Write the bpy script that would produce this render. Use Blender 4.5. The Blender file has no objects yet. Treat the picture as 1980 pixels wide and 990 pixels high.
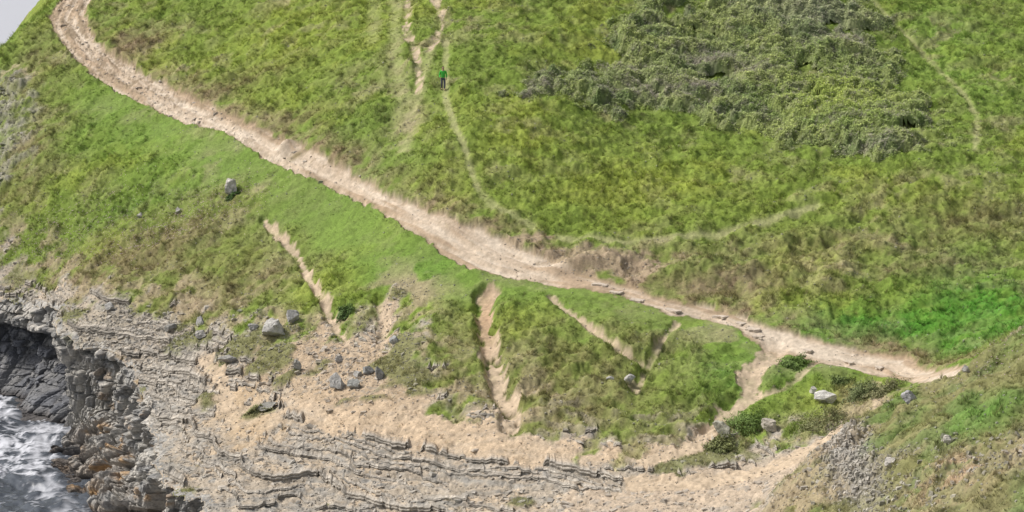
import bpy, bmesh, math, random
import numpy as np
from mathutils import Vector, Matrix
rng=np.random.default_rng(11); random.seed(5)
S=bpy.context.scene
COL=S.collection
S.view_settings.view_transform='Standard'; S.view_settings.look='None'; S.view_settings.exposure=0
# ------------------------------------------------------------------ camera
H=40.0; PITCH=math.radians(12); FP=990/math.tan(math.radians(15))
cd=bpy.data.cameras.new("camera"); cam=bpy.data.objects.new("camera",cd); COL.objects.link(cam)
cam.location=(0,0,H); cam.rotation_euler=(math.radians(90)-PITCH,0,0)
cd.sensor_width=36; cd.lens=18/math.tan(math.radians(15)); cd.clip_end=30000; cd.clip_start=1
S.camera=cam
def raydir(u,v):
    a=(np.asarray(u,float)-990)/FP; b=(np.asarray(v,float)-495)/FP
    return a, math.cos(PITCH)-b*math.sin(PITCH), -math.sin(PITCH)-b*math.cos(PITCH)
# ------------------------------------------------------------------ noise
TT=[rng.random((256,256))*2-1 for _ in range(8)]
def vn(x,y,k=0):
    xi=np.floor(x).astype(np.int64); yi=np.floor(y).astype(np.int64)
    fx=x-xi; fy=y-yi; fx=fx*fx*fx*(fx*(fx*6-15)+10); fy=fy*fy*fy*(fy*(fy*6-15)+10)
    T=TT[k%8]; x0=(xi+37*k)&255; x1=(x0+1)&255; y0=(yi+91*k)&255; y1=(y0+1)&255
    return (T[x0,y0]*(1-fx)+T[x1,y0]*fx)*(1-fy)+(T[x0,y1]*(1-fx)+T[x1,y1]*fx)*fy
def fbm(x,y,k=0,o=4,g=.5):
    s=0;a=1;t=0
    for i in range(o):
        s=s+a*vn(x,y,k+i); t+=a; a*=g
        x,y=(x*1.6-y*1.2)+3.1,(x*1.2+y*1.6)+7.7
    return s/t*1.6
T3=rng.random((64,64,64))*2-1
def vn3(x,y,z):
    xi=np.floor(x).astype(int); yi=np.floor(y).astype(int); zi=np.floor(z).astype(int)
    fx=x-xi; fy=y-yi; fz=z-zi
    fx=fx*fx*(3-2*fx); fy=fy*fy*(3-2*fy); fz=fz*fz*(3-2*fz)
    r=0
    for a in (0,1):
        for b in (0,1):
            for c in (0,1):
                r=r+T3[(xi+a)&63,(yi+b)&63,(zi+c)&63]*(fx if a else 1-fx)*(fy if b else 1-fy)*(fz if c else 1-fz)
    return r
def fbm3(x,y,z,o=4):
    s=0;a=1;t=0
    for i in range(o):
        s=s+a*vn3(x+i*13.3,y+i*5.1,z+i*9.7); t+=a;a*=.5;x=x*2.03;y=y*2.03;z=z*2.03
    return s/t*1.5
def voro(x,y,k=0):
    xi=np.floor(x).astype(np.int64); yi=np.floor(y).astype(np.int64)
    f1=np.full(x.shape,9.);f2=np.full(x.shape,9.);cid=np.zeros(x.shape)
    A=TT[k%8];B=TT[(k+1)%8];C=TT[(k+2)%8]
    for i in (-1,0,1):
        for j in (-1,0,1):
            cx=(xi+i)&255; cy=(yi+j)&255
            dx=xi+i+.5+.45*A[cx,cy]-x; dy=yi+j+.5+.45*B[cx,cy]-y
            d=np.sqrt(dx*dx+dy*dy); m=d<f1
            f2=np.where(m,f1,np.minimum(f2,d)); cid=np.where(m,C[cx,cy],cid); f1=np.where(m,d,f1)
    return f1,f2,cid
def sst(a,b,x):
    t=np.clip((x-a)/(b-a),0,1); return t*t*(3-2*t)
# ------------------------------------------------------------------ base relief (thin plate through image pixels placed at assumed depths)
CP=[(130,0,182),(400,0,172),(857,0,160),(1300,0,160),(1700,0,164),(1980,0,166),
(60,40,178),(0,92,174),(400,-150,190),(857,-150,176),(1300,-150,176),(1980,-150,182),
(0,150,168),(200,150,163),(500,150,156),(857,150,145),(1300,150,148),(1700,150,150),(1980,150,150),
(0,300,156),(300,300,149),(600,300,141),(857,300,134),(1200,300,134),(1500,300,135),(1800,300,133),(1980,300,133),
(0,450,147),(300,450,140),(600,450,133),(800,450,127),(1100,450,125),(1500,450,124),(1980,450,122),
(0,600,139),(200,600,131),(400,600,127),(700,600,121),(950,600,117),(1300,600,115.5),(1600,600,113),(1980,590,110),
(250,700,124),(450,700,119.5),(700,700,114.5),(950,700,111.5),(1250,700,109.5),(1500,700,108.5),(1800,690,107),(1980,650,97),
(300,800,116),(500,800,112.5),(700,800,108.5),(950,800,106),(1250,800,104),(1500,800,103),(1680,800,100.5),(1850,800,92),(1980,800,88),
(350,900,106.5),(600,900,104.5),(900,900,102),(1200,900,100),(1450,900,98),(1600,900,92),(1800,900,86),(1980,900,82),
(420,990,99),(700,990,98),(1000,990,96),(1300,990,94),(1480,990,91),(1700,990,84),(1980,990,78),
(420,1150,89),(1000,1150,87),(1480,1150,83),(1980,1150,72),(-150,450,150),(-150,150,173),(-150,600,142),(2150,300,133),(2150,600,108),(2150,900,82)]
CP=np.array(CP,float); a,b,c=raydir(CP[:,0],CP[:,1]); t=CP[:,2]/b
cx=a*t; cy=CP[:,2]; cz=H+c*t
def phi(r2): return .5*r2*np.log(r2+1e-9)
n=len(cx); K=phi((cx[:,None]-cx)**2+(cy[:,None]-cy)**2)+np.eye(n)*2.0
Pm=np.c_[np.ones(n),cx,cy]; A=np.block([[K,Pm],[Pm.T,np.zeros((3,3))]])
W=np.linalg.solve(A,np.r_[cz,0,0,0])
def base_h(x,y):
    sh=x.shape; x=x.ravel(); y=y.ravel(); out=W[n]+W[n+1]*x+W[n+2]*y
    for i in range(n): out=out+W[i]*phi((x-cx[i])**2+(y-cy[i])**2)
    out=out+.30*fbm(x*.13,y*.13,3,2)
    return out.reshape(sh)
def hit(pts):
    pts=np.array(pts,float); a,b,c=raydir(pts[:,0],pts[:,1])
    ys=np.arange(66,215,.5); t=ys[None,:]/b[:,None]
    x=a[:,None]*t; z=H+c[:,None]*t; h=base_h(x,np.broadcast_to(ys,x.shape).copy())
    below=z<h; i=np.argmax(below,axis=1); i=np.where(below.any(axis=1),i,len(ys)-1); i=np.maximum(i,1)
    r=np.arange(len(pts)); d0=z[r,i-1]-h[r,i-1]; d1=z[r,i]-h[r,i]; f=np.clip(d0/(d0-d1+1e-9),0,1)
    y=ys[i-1]+.5*f; return np.c_[a*y/b,y]
# ------------------------------------------------------------------ grid
NR,NC=1050,1100; Y0,Y1=68.,207.
def wid(y): return .29*y+2.5
ry=Y0*(Y1/Y0)**(np.arange(NR)/(NR-1)); cs=np.linspace(-1,1,NC)
Yg=np.repeat(ry[:,None],NC,1); Xg=cs[None,:]*wid(Yg)
X=Xg.ravel(); Y=Yg.ravel(); Z0=base_h(X,Y); N=len(X)
def sdf(poly,m=4.):
    out=np.full(N,-m); x0,y0=poly.min(0)-m; x1,y1=poly.max(0)+m
    idx=np.nonzero((X>x0)&(X<x1)&(Y>y0)&(Y<y1))[0]
    px=X[idx];py=Y[idx]; d=np.full(len(idx),1e9); ins=np.zeros(len(idx),bool)
    for i in range(len(poly)):
        ax,ay=poly[i-1]; bx,by=poly[i]; ex=bx-ax; ey=by-ay
        tt=np.clip(((px-ax)*ex+(py-ay)*ey)/(ex*ex+ey*ey+1e-9),0,1)
        d=np.minimum(d,(px-ax-tt*ex)**2+(py-ay-tt*ey)**2)
        cr=((ay>py)!=(by>py))&(px<(bx-ax)*(py-ay)/(by-ay+1e-12)+ax); ins^=cr
    d=np.sqrt(d); out[idx]=np.maximum(np.where(ins,d,-d),-m); return out
def line(poly,m=4.):
    out=np.full(N,m); al=np.zeros(N); sg=np.zeros(N); x0,y0=poly.min(0)-m; x1,y1=poly.max(0)+m
    idx=np.nonzero((X>x0)&(X<x1)&(Y>y0)&(Y<y1))[0]; px=X[idx];py=Y[idx]
    d=np.full(len(idx),m*1.); aa=np.zeros(len(idx)); ss=np.zeros(len(idx)); acc=0; 
    for i in range(1,len(poly)):
        ax,ay=poly[i-1]; bx,by=poly[i]; ex=bx-ax; ey=by-ay; L=math.hypot(ex,ey)
        tt=np.clip(((px-ax)*ex+(py-ay)*ey)/(L*L+1e-9),0,1)
        q=np.sqrt((px-ax-tt*ex)**2+(py-ay-tt*ey)**2); mm=q<d
        d=np.where(mm,q,d); aa=np.where(mm,acc+tt*L,aa); cr=(ex*(py-ay)-ey*(px-ax))/L
        ss=np.where(mm,cr,ss); acc+=L
    out[idx]=d; al[idx]=aa; sg[idx]=ss; return out,al,sg
nA=fbm(X*.9,Y*.9,1,4); nB=fbm(X*.25,Y*.25,2,3); nC=fbm(X*2.3,Y*2.3,4,3); nD=fbm(X*.07,Y*.07,5,3); nF=fbm(X*6,Y*6,6,2)
def zone(pts,soft=.5,amp=.5,m=4.):
    s=sdf(hit(pts),m); return sst(-soft,soft,s+amp*nA), s
def blob(u,v,ru,rv):
    c,l,tp,bt=hit([(u,v),(u+ru,v),(u,v-rv),(u,v+rv)]); rx=abs(l[0]-c[0]); r_y=max(abs(tp[1]-bt[1])/2,.5)
    q=((X-c[0])/rx)**2+((Y-c[1])/r_y)**2; return np.exp(-q)
# ------------------------------------------------------------------ zones
lowE=[(148,-45),(113,0),(92,35),(108,70),(147,117),(182,148),(238,184),(308,218),(360,240),(430,253),(468,277),(520,312),(590,343),(660,373),(720,401),(790,446),(850,488),(888,512),(960,532),(1050,548),(1110,558),(1165,565),(1230,584),(1300,610),(1370,620),(1430,645),(1480,674),(1530,686),(1580,703),(1680,722),(1740,733),(1790,744),(1850,756)]
upE=[(215,-45),(178,0),(163,30),(178,65),(208,95),(262,128),(330,163),(400,198),(440,220),(520,252),(580,277),(640,306),(700,342),(760,377),(830,407),(900,429),(960,456),(1030,490),(1090,515),(1160,538),(1210,554),(1260,573),(1310,586),(1370,592),(1430,613),(1470,632),(1530,644),(1600,662),(1680,679),(1760,691),(1865,706)]
_,sPath=zone(lowE+upE[::-1],.10,.3)
mPath=sst(-.08,.08,sPath+.22*nA+.14*nC)
cen=[((a[0]+b[0])/2,(a[1]+b[1])/2) for a,b in zip(lowE[:31],upE)]
dC,aC,gC=line(hit(cen),6.)
rock=[(-120,470),(0,490),(70,540),(150,570),(260,585),(340,610),(430,640),(520,650),(600,640),(640,625),(690,640),(720,600),(745,562),(765,565),(765,620),(800,650),(815,720),(840,770),(900,800),(960,818),(1050,828),(1090,850),(1200,868),(1310,862),(1350,850),(1385,835),(1440,850),(1520,842),(1600,835),(1690,806),(1600,880),(1530,930),(1470,990),(1460,1150),(300,1200),(100,1150),(50,900),(-120,800)]
mRock,sRock=zone(rock,.7,1.7)
n_=fbm(X*.7,Y*.9,6,4); n1=fbm(X*.16,Y*.2,3,4); n2=fbm(X*.5,Y*.7,5,4); n3=fbm(X*1.6,Y*2.,0,4)
fringe=np.exp(-((sRock+.9+1.4*nB)/2.2)**2)*sst(-.35,.4,n_)
near=[(2150,625),(1980,650),(1920,684),(1860,738),(1780,766),(1720,806),(1640,848),(1560,902),(1495,952),(1450,1010),(1430,1150),(2150,1150)]
mNear,sNear=zone(near,.3,.3)
mSand1,_=zone([(350,640),(400,690),(440,720),(520,750),(560,800),(540,850),(450,870),(400,800),(410,740),(370,690)],.8,1.3)
mSand2,_=zone([(540,770),(640,755),(800,760),(850,790),(960,820),(1090,855),(1200,870),(1340,866),(1370,885),(1200,900),(1000,895),(880,880),(750,855),(590,820)],.6,.6)
mSand3,_=zone([(1090,955),(1250,930),(1400,900),(1520,872),(1640,830),(1560,890),(1490,960),(1450,1150),(1080,1150)],.7,.8)
mFan,_=zone([(560,640),(640,620),(700,650),(740,600),(760,570),(765,640),(800,700),(830,770),(700,790),(560,770),(450,720),(480,670)],1.2,1.2)
mScrub,sScrub=zone([(975,182),(1035,160),(1100,140),(1140,100),(1160,50),(1240,10),(1330,-20),(1680,-20),(1715,70),(1765,145),(1805,205),(1830,262),(1800,297),(1690,318),(1570,300),(1490,272),(1400,257),(1310,228),(1200,217),(1080,202)],.5,.9,6.)
mTerr,_=zone([(1050,790),(1120,770),(1250,790),(1360,790),(1400,830),(1310,885),(1090,875),(1000,840)],.9,.9)
mLeftScree,_=zone([(-150,90),(0,140),(50,150),(55,260),(20,350),(-20,420),(-150,420)],1.2,1.6)
trails=[([(512,422),(540,455),(580,490),(600,540),(630,590),(655,640),(690,680)],.27,1,.28),
([(945,558),(935,590),(942,640),(955,700),(965,750),(990,790),(985,820)],.48,1,.6),
([(1065,575),(1110,610),(1150,645),(1200,685),(1240,700)],.19,.95,.2),
([(1308,632),(1285,660),(1262,690),(1240,720),(1228,750)],.2,.75,.15),
([(1497,668),(1490,695),(1458,725),(1450,765),(1410,795),(1370,830),(1340,865),(1250,890)],.55,1,.25),
([(1452,775),(1520,750),(1560,725),(1575,700),(1530,680)],.16,.7,.05),
([(1730,788),(1690,806),(1640,830),(1590,860),(1530,890),(1450,915),(1350,932),(1240,930)],.95,1,.12),
([(1695,735),(1700,775),(1700,808)],.22,.7,.05),
([(790,-10),(785,60),(803,100),(812,150),(808,178)],.28,.9,.14),
([(840,-10),(858,45),(832,98)],.28,.85,.08),
([(735,580),(745,610),(740,660)],.3,.8,.3),
([(400,690),(430,730),(440,790)],.5,.8,.1),
([(0,150),(30,125),(60,150)],.3,.5,.05)]
mTrail=np.zeros(N); carve=np.zeros(N)
for ti_,(pts,hw,st,cv) in enumerate(trails):
    rg=.3 if ti_==6 else 1.
    d,al,_=line(hit(pts)); w=hw*(1+rg*(.7*nA+.5*nC)); m=sst(w+.10,w-.07,d)*st*(1 if st>.78 else np.clip(.85+.8*nC,0,1))
    if ti_ in (8,9): m=m*(.35+.65*sst(-.6,-.1,np.sin(al*4.2+2.5*nA)))
    mTrail=np.maximum(mTrail,m)
    carve=np.maximum(carve,cv*sst(hw*2.0,hw*.6,d+.14*nA+.08*nC))
hg=blob(940,565,30,12); mTrail=np.maximum(mTrail,sst(.4,.6,hg+.2*nA)); carve=np.maximum(carve,.55*sst(.25,.5,hg+.1*nA))
hg2=blob(1225,735,30,14); mTrail=np.maximum(mTrail,sst(.4,.8,hg2+.35*nA)*.7)
worn=[([(808,178),(795,215),(782,290)],.4,.85),([(862,80),(862,190),(880,250),(905,310),(925,370)],.18,1.1),([(925,370),(960,405),(1030,440)],.22,.8),
([(768,0),(762,100),(780,180),(770,260)],.4,.65),([(1085,462),(1200,472),(1300,464),(1400,447),(1500,424),(1580,398)],.24,1.),
([(1680,-10),(1740,60),(1800,120),(1850,170),(1890,230),(1885,290)],.19,.85),([(725,-10),(722,80)],.4,.45),
([(830,100),(815,150),(790,200)],.35,.6)]
mWorn=np.zeros(N)
for pts,hw,st in worn:
    d,_,_=line(hit(pts)); mWorn=np.maximum(mWorn,sst(hw*2.2,hw*.5,d+.12*nC)*st*np.clip(.95+.4*nA,.3,1.1))
mWorn=np.clip(mWorn,0,1)
# crest above the sea
cr=np.array([(-260,330,164),(-120,190,171),(-60,140,173),(0,93,175),(60,40,180),(112,2,186),(175,-40,193),(300,-160,215)],float)
a,b,c=raydir(cr[:,0],cr[:,1]); crx=a*cr[:,2]/b; cry=cr[:,2]
crP=np.c_[crx,cry]; crPoly=np.r_[crP,[[60,400],[-300,400],[-300,crP[0,1]]]]
sCr=sdf(crPoly,60.)+2.2*sst(100,150,Y)
# cliff edge and water line
E=hit([(-300,500),(-100,540),(0,575),(60,585),(100,595),(122,645),(145,672),(215,682),(262,702),(268,755),(292,800),(305,860),(295,905),(330,945),(385,965),(400,1000),(420,1080),(440,1200)])
Bp=np.array([(-300,750),(-100,765),(0,780),(25,812),(80,828),(140,832),(130,838),(90,845),(75,860),(70,880),(80,910),(95,940),(122,970),(135,1000),(160,1050),(200,1110),(220,1160),(240,1260)],float)
a,b,c=raydir(Bp[:,0],Bp[:,1]); t=-H/c; B=np.c_[a*t,b*t]
def resamp(P,k,sm):
    i=np.linspace(0,len(P)-1,k); r=np.c_[np.interp(i,np.arange(len(P)),P[:,0]),np.interp(i,np.arange(len(P)),P[:,1])]
    ker=np.ones(sm)/sm
    q=np.c_[np.convolve(np.pad(r[:,0],sm//2,mode='edge'),ker,'valid'),np.convolve(np.pad(r[:,1],sm//2,mode='edge'),ker,'valid')]
    return q[:k]
KT=1300
Ed=resamp(E,KT,31); Bd=resamp(B,KT,61)
tg=np.gradient(Ed,axis=0); tg/=np.linalg.norm(tg,axis=1)[:,None]+1e-9
ker=np.ones(141)/141
nx=np.convolve(np.pad(-tg[:,1],70,mode='edge'),ker,'valid'); nyy=np.convolve(np.pad(tg[:,0],70,mode='edge'),ker,'valid')
nrm=np.c_[nx,nyy]; nrm/=np.linalg.norm(nrm,axis=1)[:,None]
wob=vn(np.arange(KT)*.04,np.zeros(KT)+.5,2)*.35+vn(np.arange(KT)*.14,np.zeros(KT)+1.5,3)*.22
Ed=Ed+nrm*wob[:,None]
seaPoly=np.r_[Ed[::6],[[Ed[-1,0],20],[-200,20],[-200,Ed[0,1]]]]
sSea=sdf(seaPoly,6.)
# ------------------------------------------------------------------ relief
rk=np.clip(mRock,0,1)
f1,f2,cid=voro(X*.9+.3*nA,Y*2.0+.5*nA,1); g1,g2,cid2=voro(X*2.2+.4*nC,Y*4.2+.3*nC,4)
q=Z0/.40+1.3*nD+.6*nB+.22*nA
fl=np.floor(q); fr=q-fl; st=fl+sst(.6,.97,fr); terr=(st-q)*.40
sandy=np.clip(mSand1+mSand2*.9+mSand3*.9+mFan*.6,0,1)
hard=rk*(1-.85*sandy)
patch=rk*sst(.25,.6,fbm(X*.32+4,Y*.5,1,4)+.5*mFan-.4*mSand2-.6*mSand3-.25*sst(1.5,4,sRock))   # turf islands within the scree
zr=terr*.4+.05*nC+.03*nF+.08*nA+.03*cid2
zs=.06*nA+.05*nC+.02*nF
gr=(1-rk)
tus=np.maximum(fbm(X*1.1,Y*1.3,7,2),0)
hum=.16*nA+.10*nC+.03*nF+.26*np.maximum(fbm(X*.5,Y*.75,7,3),0)+.18*tus
turf=blob(600,390,150,40)*.9+blob(800,490,110,35)+blob(450,300,90,45)+blob(900,545,120,25)+blob(700,430,110,30)+.9*sst(4.5,1.5,-sPath+.8*nB)*(gC<0)*(dC<6)*sst(18,30,aC)*sst(118,95,aC)
turf=np.clip(turf*(1+.3*n_),0,1)
midP=sst(1.8,.2,-sPath)*sst(78,86,aC)   # lower eastern part of the path
tq=Z0/.55+1.2*nB+.5*nA; tstep=(np.floor(tq)+sst(.55,.95,tq-np.floor(tq))-tq)*.55
ZG=hum*(1-mPath)*(1-.75*mTrail)*(1-.8*turf)*(1-.6*mWorn)*(1-.6*midP)
rough=np.clip(blob(1600,490,350,80)+blob(250,480,300,70)*.7+blob(1100,720,350,90)*.8+.5*blob(1250,350,250,60),0,1)
ZG=ZG+rough*(.4*(1-np.abs(fbm(X*.3,Y*.42,1,3))*2)+.4*tstep)*(1-mPath)*(1-mTrail)*(1-midP)
bulge=.35*blob(1400,650,60,20)+.3*blob(1230,650,100,40)+.5*blob(1490,725,30,20)+.7*blob(1120,515,60,10)+.9*blob(1380,535,120,20)+.4*blob(1600,725,60,12)-.5*blob(1250,725,40,25)-.4*blob(740,630,30,50)
bulge=bulge+1.1*sst(-.3,1.8,sNear+.4*nA)
nearR=mNear*np.clip(-.15+1.0*fbm(X*.3,Y*.3,6,3)+1.1*blob(1630,915,50,85)+.4*blob(1850,960,140,40)-.9*blob(1900,850,80,40),0,1)
farP=sst(75,15,aC)
pr=fbm(aC*.14,gC*2.2,2,4); pr2=fbm(aC*.6,gC*4.,3,3)
vs1,vs2,vsid=voro(aC*.9+.5*nC,gC*1.7+.5*nC,6)
zpath=-.13+.11*pr+.05*pr2+.08*vsid*(farP*.8+.2)-.06*sst(.12,.0,vs2-vs1)*farP+.75*blob(552,287,20,9)
qp=Z0/.17+.8*nB+.6*nA+.5*cid; zpath=zpath+(np.floor(qp)+sst(.7,.98,qp-np.floor(qp))-qp)*.15*(farP*.9+.15)
Z=Z0+bulge+ZG*gr+hard*zr+(rk-hard)*zs+mPath*zpath*(1-.5*midP)-carve*(1-.5*rk)+patch*.12
Z=Z+.14*sst(-.9,-.1,sPath)*(1-mPath)*(.6+.6*nA)*np.where(aC>78,(gC>0)*1.,1.)
Z=Z+mTerr*(1-rk)*terr*1.1+nearR*(terr*.6+.06*cid2+.16*nC+.06*nF)+mLeftScree*(.10*cid+.08*cid2+.1*nC)
so=np.maximum(sCr,0); Z=Z-.12*so**1.6-.3*np.minimum(so,6)
Z=np.maximum(Z,-4)
def look(arr,x,y):
    G=arr.reshape(NR,NC); x=np.asarray(x,float); y=np.asarray(y,float)
    r=np.log(y/Y0)/math.log(Y1/Y0)*(NR-1); s=(x/wid(y)+1)/2*(NC-1)
    r=np.clip(r,0,NR-1.01); s=np.clip(s,0,NC-1.01); i=r.astype(int); j=s.astype(int); fr=r-i; fs=s-j
    return (G[i,j]*(1-fs)+G[i,j+1]*fs)*(1-fr)+(G[i+1,j]*(1-fs)+G[i+1,j+1]*fs)*fr
def gz(x,y): return look(Z,x,y)
# ------------------------------------------------------------------ colour
C=np.zeros((N,3))
def mix(col,m):
    global C
    m=np.clip(m,0,1)[:,None]; C=C*(1-m)+np.asarray(col)*m
C[:]=(.16,.225,.04)
mix((.24,.29,.052),sst(-.1,1.,n1+.4*n2)*.85)
mix((.10,.165,.032),sst(.0,.9,n2*.25+.8*n3-.05)*.5)
mix((.23,.20,.09),sst(.5,1.1,n3+.5*nB)*.3)
G1=(.085,.225,.028); OL=(.20,.185,.075); BR=(.245,.19,.115); YG=(.25,.30,.05)
for (u,v,ru,rv,c,s) in [
 (1700,640,260,45,G1,.95),(1930,610,140,55,G1,.9),(1850,660,200,40,G1,.8),(850,515,110,35,G1,.5),(640,390,150,35,(.14,.23,.045),.6),(330,260,90,70,G1,.3),(440,290,60,60,(.2,.26,.075),.6),
 (1390,640,60,25,G1,.4),(1400,730,60,50,G1,.4),(1600,712,90,20,G1,.7),(1490,715,35,30,G1,.6),(200,240,100,60,G1,.2),(300,390,120,25,G1,.3),
 (560,80,220,90,YG,.6),(1250,360,240,70,YG,.6),(1000,250,100,80,YG,.45),(1850,120,120,120,(.15,.25,.045),.6),(1150,90,90,80,YG,.45),(700,230,80,60,(.12,.2,.04),.35),(1750,380,200,40,YG,.4),
 (250,500,330,60,OL,.85),(480,540,160,50,OL,.6),(1400,560,150,30,BR,.85),(1260,510,90,25,BR,.7),(1880,430,160,45,OL,.6),(1600,475,240,30,BR,.4),(1750,515,180,18,BR,.5),
 (60,150,50,80,BR,.5),(40,320,60,90,OL,.8),(260,85,70,25,BR,.8),(420,175,120,20,OL,.8),(560,235,80,15,OL,.8),(1090,800,200,60,OL,.7),(1250,620,120,50,OL,.5),(880,690,60,80,OL,.7),
 (1100,700,140,90,OL,.6),(1640,770,80,30,OL,.6),(1300,850,150,25,BR,.5),(820,350,90,30,OL,.35),(160,560,150,25,BR,.5),(400,590,150,25,BR,.5),(500,365,20,6,(.42,.33,.21),.8),(460,285,8,8,(.46,.37,.26),.9),(410,262,6,6,(.46,.37,.26),.8)]:
    mix(c,blob(u,v,ru,rv)*s*(1+.3*n2+.5*n3))
mix((.25,.20,.12),rough*sst(.55,.85,tq-np.floor(tq))*sst(0,.7,n2+.2)*.3)
verge=sst(2.8,.1,-sPath)*(gC>0)*(dC<6)
mix((.25,.19,.115),verge*(.5+.6*n2+.4*n3)*(sst(10,60,aC)*.5+.5))
bare=np.clip(blob(1130,505,150,28)*1.3+blob(1010,465,60,16)+.8*blob(1240,540,70,16),0,1)
mBare=sst(.3,.8,bare+.3*n3+.15*n2)
mix((.33,.25,.175),mBare*.85)
mix((.15,.24,.045),turf*.65)
mix((.31,.32,.14),mWorn*(.95+.25*n3))
mix((.20,.185,.085),mNear*.85); mix((.12,.185,.05),mNear*sst(-.2,.6,n2+.3*n1)*.8); mix((.11,.22,.04),mNear*np.clip(blob(1900,845,90,30)+.3*blob(1950,720,50,30),0,1)*.9)
mix((.27,.225,.155),nearR*.8); mix((.40,.29,.19),mNear*blob(1850,960,150,45)*sst(-.2,.7,n3+n2)); mix((.34,.325,.295),mNear*np.clip(blob(1630,915,48,85)+.3*sst(2.5,.3,sNear+nB)*(X<22),0,1)*.85)
mix((.35,.275,.185),fringe*(1-mPath)*.8*(1-.6*mTerr))
# rock
rc=np.zeros((N,3)); rc[:]=(.395,.335,.26)
def rmix(c,m):
    global rc
    m=np.clip(m,0,1)[:,None]; rc=rc*(1-m)+np.asarray(c)*m
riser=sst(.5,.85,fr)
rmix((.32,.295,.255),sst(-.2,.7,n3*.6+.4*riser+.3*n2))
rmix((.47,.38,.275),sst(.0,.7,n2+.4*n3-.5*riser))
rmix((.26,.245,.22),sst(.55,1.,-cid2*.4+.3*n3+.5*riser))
rmix((.47,.355,.23),mSand1*(.8+.4*n2)); rmix((.50,.385,.265),mSand2*(.95+.3*n2-.15*riser)); rmix((.46,.37,.275),mSand3*(.9+.35*n2))
rmix((.32,.29,.25),mSand3*sst(.3,.9,n3+.4*nC)*.5)
rmix((.42,.32,.215),mFan*.9*(1+.4*n3)); rmix((.28,.255,.215),mFan*sst(.3,.9,n3+.3*nC)*.6)
rmix((.29,.26,.2),blob(200,620,200,40)*.5)
rmix((.34,.325,.295),blob(330,760,60,120)*.6)
rmix((.17,.175,.07),patch*.9)
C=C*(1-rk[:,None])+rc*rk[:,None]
mix((.30,.285,.23),mLeftScree*(.5+.6*n3))
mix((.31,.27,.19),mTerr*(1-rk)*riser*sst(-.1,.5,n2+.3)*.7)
mix((.48,.38,.27),mTrail*(1-.25*n3))
mix((.43,.28,.17),blob(940,600,25,60)*mTrail*.7)
pc=np.zeros((N,3)); pc[:]=(.50,.405,.305)
def pmix(c,m):
    global pc
    m=np.clip(m,0,1)[:,None]; pc=pc*(1-m)+np.asarray(c)*m
pmix((.39,.285,.19),sst(.05,.6,pr+.25*n2)*.8); pmix((.60,.51,.405),sst(.05,.6,-pr+.4*pr2+.25*vsid)*.85)
pmix((.28,.215,.145),sst(.2,.65,pr2+.6*n3)*(farP*.75+.2)); pmix((.25,.19,.13),sst(.10,.0,vs2-vs1)*(farP*.7+.15))
pmix((.22,.175,.10),blob(574,296,16,6)*1.1+sst(.7,1.1,n3+pr*.5)*.4)
pmix((.28,.21,.13),sst(.35,.05,sPath+.35*nA)*.6)
C=C*(1-mPath[:,None])+pc*mPath[:,None]
C=np.clip(C*(1+.12*nF[:,None]*(1-.4*mPath[:,None])+.12*nC[:,None]),.01,.8)
# ------------------------------------------------------------------ mesh helpers
def mk(name,V,F,col=None,extra=None,smooth=False,mat=None,loc=None):
    me=bpy.data.meshes.new(name); V=np.asarray(V,np.float32); F=np.asarray(F,np.int32)
    me.vertices.add(len(V)); me.vertices.foreach_set("co",V.ravel()); k=F.shape[1]
    me.loops.add(F.size); me.loops.foreach_set("vertex_index",F.ravel()); me.polygons.add(len(F))
    me.polygons.foreach_set("loop_start",np.arange(0,F.size,k,dtype=np.int32))
    try: me.polygons.foreach_set("loop_total",np.full(len(F),k,np.int32))
    except Exception: pass
    me.polygons.foreach_set("use_smooth",np.full(len(F),smooth,bool))
    me.update(calc_edges=True)
    if col is not None:
        at=me.color_attributes.new("tint",'FLOAT_COLOR','POINT'); at.data.foreach_set("color",np.c_[col,np.ones(len(col))].astype(np.float32).ravel())
    if extra is not None:
        at=me.attributes.new("mask",'FLOAT','POINT'); at.data.foreach_set("value",extra.astype(np.float32).ravel())
    ob=bpy.data.objects.new(name,me); COL.objects.link(ob)
    if mat: me.materials.append(mat)
    if loc is not None: ob.location=loc
    return ob
def tag(o,label,cat,kind=None,group=None):
    o["label"]=label; o["category"]=cat
    if kind: o["kind"]=kind
    if group: o["group"]=group
def newmat(name):
    m=bpy.data.materials.new(name); m.use_nodes=True; nt=m.node_tree; bs=nt.nodes["Principled BSDF"]
    return m,nt,bs
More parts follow.
